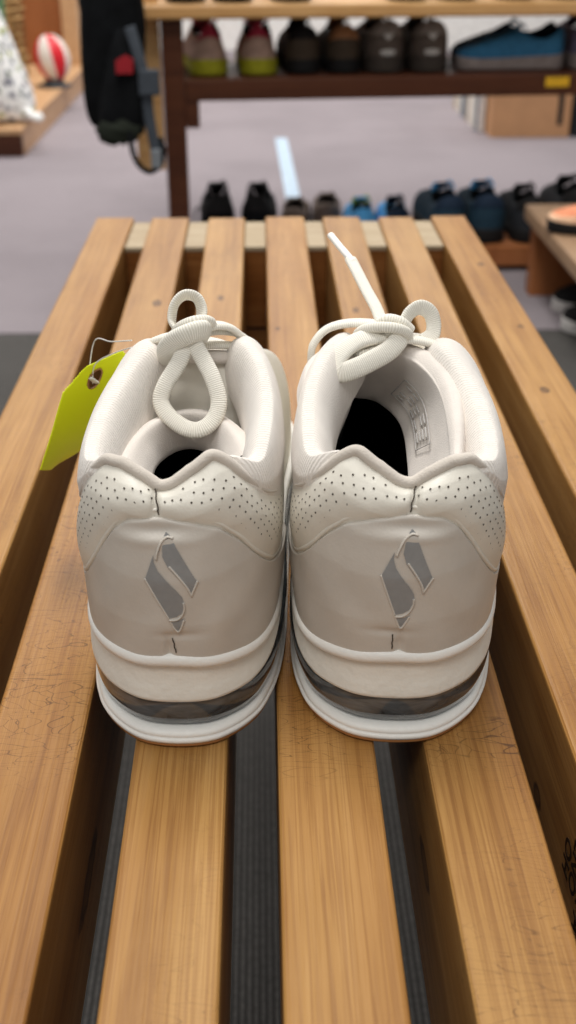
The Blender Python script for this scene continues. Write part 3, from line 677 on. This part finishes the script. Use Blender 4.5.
# ================================================================ SHOES OF THE BACKGROUND
GEN_SOLE = [(0, 0), (.018, .004), (.031, .016), (.037, .034), (.0375, .060), (.036, .088), (.0365, .118), (.0375, .150), (.0395, .186), (.0395, .222), (.034, .252), (.020, .272),
            (-.002, .279), (-.023, .272), (-.035, .250), (-.0395, .215), (-.038, .180), (-.035, .145), (-.034, .112), (-.034, .085), (-.0355, .060), (-.035, .034), (-.029, .016), (-.016, .004)]
GZL = [.030, .030, .029, .028, .027, .026, .025, .024, .023, .023, .024, .026, .027, .026, .024, .023, .023, .024, .025, .026, .027, .028, .029, .030]
def genrid(h, nar=1.0):
    if nar < .5: return [(0, .010, h), (.003, .012, h*.97), (.007, .018, h*.88), (.014, .034, h*.76), (.020, .056, h*.70)]+genrid(h)[5:20]+[(-.020, .056, h*.70), (-.014, .034, h*.76), (-.007, .018, h*.88), (-.003, .012, h*.97)]
    r = [(0, .010, h), (.010*nar, .012, h*.985), (.019*nar, .020, h*.93), (.026, .036, h*.82), (.029, .056, h*.74), (.028, .08, h*.74), (.025, .104, h*.82), (.021, .124, h*.9), (.018, .145, h*.84), (.015, .170, h*.74), (.011, .192, h*.65), (.005, .204, h*.60)]
    return r+[(0, .206, h*.59)]+[(-x, y, z) for x, y, z in r[:0:-1]]
def mini_shoe(name, label, loc, rz, up, sole, accent, lining=None, h=.095, scale=1, tilt=0, group=None, m=1, lace=None, heel_patch=False, cat_='shoe', nar=1.0, soleh=1.0):
    ft = Foot(GEN_SOLE, [z*soleh for z in GZL], genrid(h, nar), [0]*13); ft.cone = nar < .5
    root = thing(name, label, cat_, loc, rz, group); root.scale = (scale,)*3; root.rotation_euler = (tilt, 0, rz)
    zl = ft.zlip
    ringlayer(ft, 'sole', sole, root, lambda s: [(-.006, 0), (.001, .001), (.003, .006), (.0015, zl(s)*.55), (.003, zl(s)-.004), (.0015, zl(s)+.0005), (-.004, zl(s)-.001)], m, ns=72)
    s = np.linspace(0, 24, 96, endpoint=False); v = np.linspace(0, 1, 18)[:, None]; t = (1-(1-v)**1.6)*.999+0*s[None]
    patch('upper', up, root, ft.F(s[None]+0*t, t), m, closed=True)
    for a, b, nm in ((-2.6, 2.6, 'heel_tab'),):
        s = np.linspace(a, b, 40); t = np.linspace(.62, .995, 14)[:, None]+0*s[None]; w = np.clip((b-np.abs(s))/.3, 0, 1)[None]
        patch(nm, accent, root, ft.F(s[None]+0*t, t, .0012*w*np.clip((t-.60)/.05, 0, 1)), m)
    for a, b in ((8.5, 15.5),):
        s = np.linspace(a, b, 60); t = np.linspace(0, .5, 10)[:, None]+0*s[None]
        patch('toe_cap', accent, root, ft.F(s[None]+0*t, t, .0010*np.clip((.5-t)/.06, 0, 1)), m)
    s = np.linspace(0, 24, 96, endpoint=False); rows = [ft.inner(s, a) for a in np.linspace(0, 1, 6)]
    e = rows[-1]; bo = np.array([0, .14])+(ft.outline(s)-[0, .14])*[.78, .9]
    for u in (.3, .65, 1):
        q = e.copy(); q[:, :2] += (bo-e[:, :2])*u; q[:, 2] += (.02-e[:, 2])*u; rows.append(q)
    rows.append(np.concatenate([np.array([0, .14])+(bo-[0, .14])*.02, np.full((len(s), 1), .02)], 1))
    patch('lining', lining or BLACKF, root, np.stack(rows)[:, ::-1], m, closed=True)
    H = h
    loft('tongue', accent, root, [[(x, .104, H*1.02-.15*abs(x)) for x in (-.018, 0, .018)], [(x, .112, H*1.06-.15*abs(x)) for x in (-.019, 0, .019)], [(x, .145, H*.93-.15*abs(x)) for x in (-.018, 0, .018)], [(x, .207, H*.60) for x in (-.006, 0, .006)]], 14, 14)
    L = []
    for k in range(4):
        y = .128+k*.018; z = H*(.93-.082*k)+.003; w = .020-k*.002
        L.append(([(-w, y, z-.006), (0, y+.004, z+.001), (w, y, z-.006)], .006, .003, dict(n=10, k=6)))
    L.append(([(0, .124, H*.95), (-.016, .112, H*1.05), (-.024, .108, H*.9), (-.010, .12, H*.93), (0, .124, H*.95), (.014, .112, H*1.08), (.024, .11, H*.92), (.010, .12, H*.93)], .005, .003, dict(n=40, k=6)))
    sweeps('lace', lace or accent, root, L)
    if heel_patch:
        # light triangular badge and lower bar on the heel
        P = lambda x, z: ft.heel(x, z, .0020)[0]
        V = []; F = []
        for poly in ([(-.012, h*.86), (.012, h*.86), (.006, h*.70), (0, h*.64), (-.006, h*.70)], [(-.014, h*.44), (0, h*.47), (.014, h*.44), (.012, h*.37), (0, h*.35), (-.012, h*.37)]):
            k = len(V); V += [P(*q) for q in poly]; F.append(tuple(range(k, k+len(poly))))
        mesh('heel_badge', V, F, plain('badge_grey', (200, 196, 190), .5), root)
    return root
def shp(n_, rgb, **k): return plain(n_, rgb, .75, .25, 60, .18, .0006, 300, **k)
beige = shp('beige_mesh', (172, 142, 126)); pink = shp('pink_fabric', (176, 50, 72)); lime = shp('lime_sole', (150, 146, 30)); rose = shp('rose_fabric', (210, 90, 110))
olive = shp('olive_fabric', (70, 58, 46)); orange = shp('tan_orange', (156, 108, 72)); blk = shp('black_rubber', (22, 20, 20)); greyp = shp('grey_brown_mesh', (92, 80, 72)); greyl = shp('grey_overlay', (140, 130, 122))
dsole = shp('dark_grey_sole', (60, 52, 46)); blue = shp('steel_blue_mesh', (58, 120, 160)); navy = shp('navy_fabric', (22, 38, 56)); palesole = shp('pale_grey_sole', (160, 146, 140)); sky = shp('sky_blue_fabric', (84, 160, 214)); mauve = shp('mauve_mesh', (124, 116, 140)); teal = shp('dark_teal_fabric', (28, 52, 66)); charcoal = shp('charcoal_fabric', (40, 42, 46)); taupe = shp('taupe_suede', (112, 96, 86)); whites = shp('white_rubber', (215, 210, 205)); green = shp('lime_green', (130, 170, 60))

# ================================================================ SHOE RACK BEHIND
RY = 2.4
rack = thing('shoe_rack', 'dark brown wooden shoe rack with a light wood top shelf full of shoes', 'shoe rack', (.3, RY+.15, 0))
RA = R(5.0)
def rk(x, y): return (-.19+(x+.19)*math.cos(RA)-(y-RY)*math.sin(RA), RY+(x+.19)*math.sin(RA)+(y-RY)*math.cos(RA))
rack.location = (*rk(.3, RY+.15), 0); rack.rotation_euler.z = RA
def rack_shoe(name, label, loc, rz, *a, **k): return mini_shoe(name, label, (*rk(loc[0], loc[1]), loc[2]), rz+RA, *a, **k)
def onr(o): o.location = (-.3, -RY-.15, 0); return o
for yy in (RY, RY+.275):
    for x0 in (-.192, .98): onr(box('post', DARKW, rack, x0, x0+.042, yy+.004, yy+.034, 0, .5135, bev=.002))
onr(box('bottom_shelf', DARKW, rack, -.149, .979, RY, RY+.33, .361, .402, bev=.003))
for x0 in (-.1495, .935): onr(box('cleat', DARKW, rack, x0, x0+.027, RY+.002, RY+.33, .309, .3608, bev=.002))
onr(box('top_shelf', LIGHTW, rack, -.232, 1.05, RY-.02, RY+.33, .514, .541, bev=.008, seg=4))
bm = bmesh.new(); addbox(bm, -.252, -.195, RY+.036, RY+.066, .22, .60, .003)
onr(bmobj('side_upright', bm, LIGHTW, rack))
onr(box('price_sticker', plain('yellow_sticker', (206, 160, 30), .5), rack, .592, .642, RY-.0012, RY+.0004, .378, .397))
SZ = .4025
rack_shoe('running_shoe', 'pink and beige running shoe with lime sole, left of the pair on the rack', (-.0945, RY+.045, SZ), R(3), beige, lime, pink, h=.097, m=-1, lace=rose, group='pink running shoes on the rack', scale=1.03, nar=.15)
rack_shoe('running_shoe', 'pink and beige running shoe with lime sole, right of the pair on the rack', (.0015, RY+.045, SZ), R(-3), beige, lime, pink, h=.097, lace=rose, group='pink running shoes on the rack', scale=1.03, nar=.15)
rack_shoe('hiking_shoe', 'dark olive and black shoe beside the pink running shoes on the rack', (.0975, RY+.05, SZ), R(0), olive, blk, blk, h=.098, m=-1, group='dark olive shoes on the rack', scale=.94)
rack_shoe('hiking_shoe', 'dark shoe with a tan side stripe, left of the grey shoes on the rack', (.180, RY+.05, SZ), R(0), olive, blk, orange, h=.098, group='dark olive shoes on the rack', scale=.94)
rack_shoe('walking_shoe', 'grey brown shoe with pale triangle on heel, left of its pair on the rack', (.268, RY+.045, SZ), 0, greyp, dsole, greyl, h=.093, m=-1, heel_patch=True, group='grey shoes on the rack', scale=1.08)
rack_shoe('walking_shoe', 'grey brown shoe with pale triangle on heel, next to the blue shoe on the rack', (.360, RY+.045, SZ), 0, greyp, dsole, greyl, h=.093, heel_patch=True, group='grey shoes on the rack', scale=1.08)
rack_shoe('trainer', 'steel blue running shoe lying sideways with thick pale sole on the rack', (.655, RY+.10, SZ), R(88), blue, palesole, blue, h=.1, lace=blue, scale=.82, soleh=1.2)
rack_shoe('trainer', 'navy running shoe behind the steel blue one on the rack', (.670, RY+.20, SZ), R(88), navy, dsole, navy, h=.1, m=-1, lace=blue, scale=.82)
rack_shoe('trainer', 'mauve grey shoe at the right edge of the rack shelf', (.705, RY+.05, SZ), R(-4), mauve, palesole, mauve, h=.095, scale=1.05)
for i, (x, c1, c2, lb) in enumerate([(-.14, blk, blk, 'dark shoe on the rack top nearest the hanging backpack'), (-.05, blk, charcoal, 'second dark shoe along the rack top counted from the backpack'), (.07, blk, blk, 'third dark shoe along the rack top counted from the backpack'), (.30, blk, navy, 'dark shoe on the rack top above the grey pair'), (.405, blk, navy, 'dark shoe on the rack top above the blue shoe'), (.52, dsole, charcoal, 'charcoal shoe on the rack top toward the right edge'), (.628, dsole, charcoal, 'charcoal shoe on the rack top at the right edge')]):
    rack_shoe('dark_shoe', lb, (x, RY+.01, .5415), R(2*(-1)**i), c2, c1, c2, h=.1, group='dark shoes on the rack top')

# ---- jacket and straps hanging at the end of the rack
def blob_column(name, mat, parent, rings, n=28, seed=3, amp=.012):
    rnd = random.Random(seed); ph = [rnd.random()*6 for _ in range(8)]
    R_ = catat(np.array(rings, float), np.linspace(0, len(rings)-1, 50)); rows = []
    for k, (x, y, z, rx, ry) in enumerate(R_):
        a = np.linspace(0, 2*math.pi, n, endpoint=False)
        w = 1+amp/.07*(np.sin(a*3+ph[0]+k*.06)+.6*np.sin(a*5+ph[1]-k*.10)+.4*np.sin(a*9+ph[2]+k*.2))
        rows.append(np.stack([x+np.cos(a)*rx*w, y+np.sin(a)*ry*w, z+.004*np.sin(a*4+k*.3)], 1))
    P = np.stack(rows); V = P.reshape(-1, 3); F = grid_faces(len(rows), n, True); F += [tuple(range(n))[::-1], tuple((len(rows)-1)*n+j for j in range(n))]
    return mesh(name, V, F, mat, parent)
jk = thing('backpack', 'black backpack with red patch and grey straps hanging from the rack end', 'backpack', (-.285, 2.27, .25))
def loc_(o, r): o.location = -Vector(r.location); return o
loc_(blob_column('pack_body', BLACKF, jk, [(-.285, 2.27, .335, .018, .015), (-.287, 2.27, .348, .036, .028), (-.284, 2.27, .385, .044, .035), (-.276, 2.27, .44, .050, .04), (-.270, 2.27, .52, .054, .045), (-.270, 2.27, .60, .056, .045), (-.27, 2.27, .70, .050, .04), (-.27, 2.28, .76, .035, .03)]), jk)
loc_(blob_column('front_pocket', BLACKF, jk, [(-.255, 2.225, .322, .015, .01), (-.258, 2.225, .332, .036, .022), (-.255, 2.225, .37, .042, .028), (-.248, 2.225, .43, .034, .028), (-.244, 2.225, .48, .025, .02), (-.245, 2.23, .51, .01, .01)], seed=9, amp=.008), jk)
loc_(blob_column('dark_pouch', plain('olive_black', (34, 38, 30), .85, .2), jk, [(-.268, 2.215, .316, .012, .01), (-.268, 2.215, .324, .034, .018), (-.264, 2.215, .345, .040, .022), (-.262, 2.22, .362, .02, .015)], seed=4, amp=.006), jk)
loc_(mesh('red_patch', [(x-.002, y-.008, z+.018) for x, y, z in [(-.258, 2.196, .424), (-.228, 2.196, .424), (-.226, 2.196, .448), (-.240, 2.196, .456), (-.258, 2.196, .446), (-.258, 2.203, .424), (-.228, 2.203, .424), (-.226, 2.203, .448), (-.240, 2.203, .456), (-.258, 2.203, .446)]], [(0, 1, 2, 3, 4), (9, 8, 7, 6, 5), (0, 5, 6, 1), (1, 6, 7, 2), (2, 7, 8, 3), (3, 8, 9, 4), (4, 9, 5, 0)], plain('red_patch_fabric', (150, 18, 30), .7), jk, smooth=False), jk)
STR = plain('grey_webbing', (62, 67, 74), .7, .3, 200, .15)
loc_(sweep('shoulder_strap', STR, jk, [(-.232, 2.20, .52), (-.215, 2.19, .46), (-.207, 2.19, .420), (-.205, 2.19, .37), (-.197, 2.19, .31), (-.194, 2.19, .278)], .020, .004, n=40, up=(0, 1, 0)), jk)
loc_(box('strap_buckle', STR, jk, -.220, -.182, 2.178, 2.192, .405, .450, bev=.004), jk)
loc_(box('strap_buckle', plain('silver_buckle', (120, 124, 128), .4), jk, -.205, -.186, 2.178, 2.190, .276, .31, bev=.003), jk)
loc_(sweep('webbing_loop', BLACKF, jk, [(-.243, 2.20, .345), (-.240, 2.19, .310), (-.230, 2.19, .282), (-.210, 2.19, .268), (-.190, 2.19, .280), (-.182, 2.19, .305), (-.188, 2.195, .33)], .010, .004, n=50, up=(0, 1, 0)), jk)

# ================================================================ FLOOR SHOES BETWEEN RACK AND BENCH
mini_shoe('black_shoe', 'black shoe with a long loose lace loop on the floor, left of the black pair', (-.095, 2.60, .0), R(4), BLACKF, blk, blk, h=.125, scale=1.02, m=-1, group='black pair on the carpet')
mini_shoe('black_shoe', 'black shoe on the floor behind the bench, right of the black pair', (-.014, 2.62, .0), R(-3), BLACKF, blk, blk, h=.12, scale=1.02, group='black pair on the carpet')
t = tag(sweep('shoe_lace', blk, None, [(-.125, 2.63, .09), (-.148, 2.60, .10), (-.152, 2.58, .05), (-.150, 2.57, .004)], .006, .004, n=30), 'loose black lace trailing from the leftmost black floor shoe', 'lace')
mini_shoe('suede_shoe', 'taupe suede shoe on the floor right of the black pair', (.076, 2.72, 0), R(-4), taupe, dsole, taupe, h=.080, scale=.88, group='taupe shoes on the carpet')
mini_shoe('suede_shoe', 'taupe suede shoe turned away, nearest the blue floor shoes', (.158, 2.76, 0), R(-3), taupe, dsole, taupe, h=.082, scale=.88, m=-1, group='taupe shoes on the carpet')
mini_shoe('floor_trainer', 'sky blue shoe with lime laces on the floor, leftmost of the blue ones', (.235, 2.60, 0), R(0), sky, navy, sky, h=.108, scale=.9, lace=green, group='blue shoes on the carpet')
mini_shoe('floor_trainer', 'sky blue and navy shoe second of the blue floor shoes', (.3155, 2.60, 0), R(0), sky, navy, navy, scale=.9, h=.110, m=-1, group='blue shoes on the carpet')
plat = thing('low_shelf', 'low brown plank shelf under the dark teal shoes behind the bench', 'shelf', (.6, 2.55, 0))
o = box('shelf_board', BROWNW, plat, -.245, .35, -.12, .15, .012, .055, bev=.003)
for x in (-.24, .29): box('foot', BROWNW, plat, x, x+.05, -.10, .13, 0, .0118)
mini_shoe('ankle_boot', 'dark teal boot with blue tab on low shelf, left of the two', (.412, 2.45, .0555), R(3), teal, blk, navy, h=.098, lace=sky, m=-1, group='dark teal boots on the low shelf', scale=1.05)
mini_shoe('ankle_boot', 'dark teal boot on the low shelf, right of the two by the small bench', (.492, 2.45, .0555), R(-1), teal, blk, navy, h=.098, group='dark teal boots on the low shelf', scale=1.08, lace=sky)
mini_shoe('black_trainer', 'black shoe on low shelf just left of the small bench', (.588, 2.45, .0555), R(0), charcoal, blk, blk, h=.10, m=-1, group='black trainers on the low shelf')
mini_shoe('black_trainer', 'black shoe with tall lace loop behind the small bench', (.685, 2.46, .0555), R(-2), charcoal, blk, blk, h=.11, group='black trainers on the low shelf', scale=1.04)

# ================================================================ SMALL BENCH AT THE RIGHT
sb = thing('low_bench', 'low tan wooden bench at the right edge with an orange shoe on top', 'bench', (.66, 2.05, 0))
TOPW = wood('tan_bench_wood', (150, 118, 88), (170, 138, 108), (184, 154, 124), (100, 66, 40), axis=1, knots=False, scratch=False)
box('bench_top', TOPW, sb, -.125, .40, -.65, .262, .145, .176, bev=.006)
box('leg', BROWNW, sb, -.112, .38, .205, .245, 0, .1448, bev=.003)
box('leg', BROWNW, sb, -.112, .38, -.60, -.56, 0, .1448, bev=.003)
mini_shoe('slipper', 'orange salmon shoe standing on the low bench at the right edge', (.780, 2.06, .1765), R(80), shp('salmon_fabric', (240, 150, 110)), blk, shp('pale_salmon', (248, 196, 160)), h=.075, scale=.9)
mini_shoe('white_soled_shoe', 'black shoe with white sole on the floor under the low bench', (.855, 2.14, 0), R(84), blk, whites, blk, h=.085, m=1)
mini_shoe('white_soled_shoe', 'nearer black shoe with white sole at the right edge under the low bench', (.845, 2.02, 0), R(84), blk, whites, blk, h=.085, m=-1)

# ================================================================ FAR BACKGROUND
tp = tag(box('floor_tape', plain('pale_blue_tape', (180, 198, 214), .6), None, -.020, .020, -.50, .50, 0, .0015), 'pale blue tape strip stuck on the mauve carpet behind the rack', 'tape'); tp.location = (.079, 3.50, 0); tp.rotation_euler.z = R(1.2)
pf = thing('display_platform', 'low tan wooden platform at the left carrying ball and floral bag', 'platform', (-1.35, 4.9, 0))
box('platform_top', TANW, pf, -.6, .604, -1.2, 1.0, .068, .086, bev=.004)
box('front_board', DARKW, pf, -.6, .600, -1.195, -1.175, 0, .0678)
box('side_board', TANW, pf, .580, .600, -1.1748, 1.0, 0, .0678)
# wood panel cabinet standing on the platform
cb = thing('wooden_cabinet', 'brown wooden cabinet standing on the platform behind the striped ball', 'cabinet', (-1.05, 5.45, .0865))
box('cabinet_body', BROWNW, cb, -.36, .215, -.2, .2, 0, 1.1, bev=.004)
box('side_frame', TANW, cb, .216, .284, -.24, .2, 0, 1.1, bev=.003)
wb = thing('wicker_basket', 'tan wicker basket behind the floral bag on the platform', 'basket', (-1.095, 4.85, .0865))
L = []
WIC = plain('wicker_tan', (182, 148, 96), .7, .3, 80, .25, .001, 300)
for k in range(14):
    z = .012+k*.030; a = np.linspace(0, 2*math.pi, 24, endpoint=False); r = .155+.006*math.sin(k)
    L.append(([(r*math.cos(t_)+.004*math.sin(6*t_+k*math.pi), r*math.sin(t_), z) for t_ in a], .028, .012, dict(n=72, closed=True, k=6)))
sweeps('woven_bands', WIC, wb, L)
sweeps('stakes', plain('wicker_dark', (120, 92, 54), .7), wb, [([(.165*math.cos(t_), .165*math.sin(t_), .0), (.168*math.cos(t_), .168*math.sin(t_), .42)], .012, .008, dict(n=6, k=6)) for t_ in np.linspace(0, 2*math.pi, 14, endpoint=False)])
# ball: red and white panels as geometry strips in one mesh
bl = thing('striped_ball', 'red and white striped ball on a dark stand on the platform', 'ball', (-.783, 4.60, .0865))
V, F, mi = [], [], []
nu, nv = 48, 24
for j in range(nv+1):
    for i in range(nu):
        a = 2*math.pi*i/nu; b = math.pi*j/nv; V.append((.066*math.sin(b)*math.cos(a), .066*math.sin(b)*math.sin(a), .084*math.cos(b)))
for j in range(nv):
    for i in range(nu):
        F.append((j*nu+i, (j+1)*nu+i, (j+1)*nu+(i+1) % nu, j*nu+(i+1) % nu)); mi.append((i//6) % 2)
b_ = mesh('ball_skin', V, F, [plain('ball_red', (205, 26, 40), .45), plain('ball_white', (226, 214, 204), .45)], bl, midx=mi); b_.location = (0, 0, .101); b_.rotation_euler = (R(-8), R(-12), R(11))
vv = [(.05*math.cos(a), .05*math.sin(a)) for a in np.linspace(0, 2*math.pi, 24, endpoint=False)]
mesh('stand', [(x*r, y*r, z) for r, z in ((1.3, 0), (1.3, .006), (.8, .010), (.7, .014), (.8, .024), (.7, .024), (.5, .016)) for x, y in vv], grid_faces(7, 24, True)+[tuple(range(24))[::-1], tuple(6*24+j for j in range(24))], plain('stand_dark', (60, 62, 66), .4), bl)
# floral bag
n = NT('floral_print'); co = n.coords(); vr = n.node('ShaderNodeTexVoronoi'); vr.inputs['Scale'].default_value = 42; n.l.new(co, vr.inputs['Vector'])
cm = n.ramp(vr.outputs['Distance'], [(.34, (0, 0, 0)), (.46, (1, 1, 1))]); hue = n.ramp(n.noise(co, 22, 2), [(.35, lin((104, 84, 96))), (.5, lin((110, 118, 132))), (.62, lin((170, 176, 70))), (.7, lin((120, 90, 80)))])
FLO = n.set(n.mix(cm, hue, lin((232, 230, 226))), .8, .2); n.bump(n.noise(n.coords(), 14, 3), .02, .6)
fb = thing('floral_bag', 'white floral fabric bag tied at the corner on the left platform', 'bag', (-.875, 3.88, .0905))
fo = blob_column('bag_body', FLO, fb, [(-.01, 0, 0.0, .12, .09), (0, 0, .015, .155, .115), (0, 0, .08, .150, .12), (-.01, 0, .18, .125, .11), (-.03, 0, .30, .098, .09), (-.05, 0, .42, .06, .06), (-.06, 0, .50, .03, .03), (-.06, 0, .53, .01, .01)], seed=5, amp=.005)
sweep('knot', plain('bag_knot_white', (230, 228, 224), .8), fb, [(.135, -.09, .038), (.155, -.11, .022), (.175, -.115, .016), (.165, -.10, .024)], .03, .02, n=24)
# green cloth edge above the bag
gc = tag(blob_column('green_garment', plain('green_cloth', (96, 128, 92), .8, .2), None, [(-.955, 4.30, .0866, .03, .03), (-.955, 4.30, .12, .075, .06), (-.945, 4.30, .30, .06, .05), (-.94, 4.30, .52, .055, .05), (-.94, 4.3, .62, .02, .02)], seed=2, amp=.006), 'green garment draped behind the floral bag at the left edge', 'garment')
# carton and books at the right
CARD = plain('cardboard', (196, 148, 108), .75, .2, 20, .06)
ct = thing('cardboard_box', 'open brown cardboard box far behind the rack at the right', 'box', (.92, 4.10, 0))
bm = bmesh.new()
for a in ((-.137, .130, -.105, -.100), (-.137, .130, .175, .180), (-.137, -.132, -.0998, .1748), (.125, .130, -.0998, .1748)): addbox(bm, *a, 0, .17)
addbox(bm, -.1318, .1248, -.0998, .1748, 0, .006)
bmobj('box_body', bm, CARD, ct)
bm = bmesh.new(); addbox(bm, -.004, 0, -.105, .178, 0, .09); fl = bmobj('flap', bm, CARD, ct); fl.location = (-.137, 0, .17); fl.rotation_euler.y = R(-35)
box('black_label', plain('black_print', (20, 20, 22), .6), ct, .085, .103, -.1066, -.1052, .040, .17)
bookm = [plain('book_%s' % a, c, .6) for a, c in (('cream', (214, 204, 188)), ('grey', (150, 150, 150)), ('white', (226, 222, 216)), ('steel', (92, 110, 128)), ('sand', (190, 170, 140)))]
y = 4.10
for i in range(9):
    wdt = .045+.010*(i % 3); k = thing('book', 'upright book, %s spine, %s from the near end beside the cardboard box' % (['cream', 'grey', 'white', 'steel blue', 'sand'][(i*2+3) % 5], ['first', 'second', 'third', 'fourth', 'fifth', 'sixth', 'seventh', 'eighth', 'ninth'][i]), 'book', (.765, y+wdt/2, 0), 0, 'books beside the cardboard box')
    box('cover', bookm[(i*2+3) % 5], k, -.013, .013, -wdt/2, wdt/2, 0, .13-.006*(i % 4), bev=.002)
    box('pages', bookm[2], k, -.010, .012, -wdt/2-.0012, wdt/2-.003, .003, .126-.006*(i % 4))
    y += wdt+.004
wb2 = thing('storage_crate', 'dark crate at the far right edge behind the cardboard box', 'crate', (1.16, 4.1, 0))
box('crate_body', charcoal, wb2, -.095, .12, -.1, .15, 0, .2, bev=.004); box('crate_rim', BROWNW, wb2, -.098, .123, -.103, .153, .2001, .215, bev=.003)
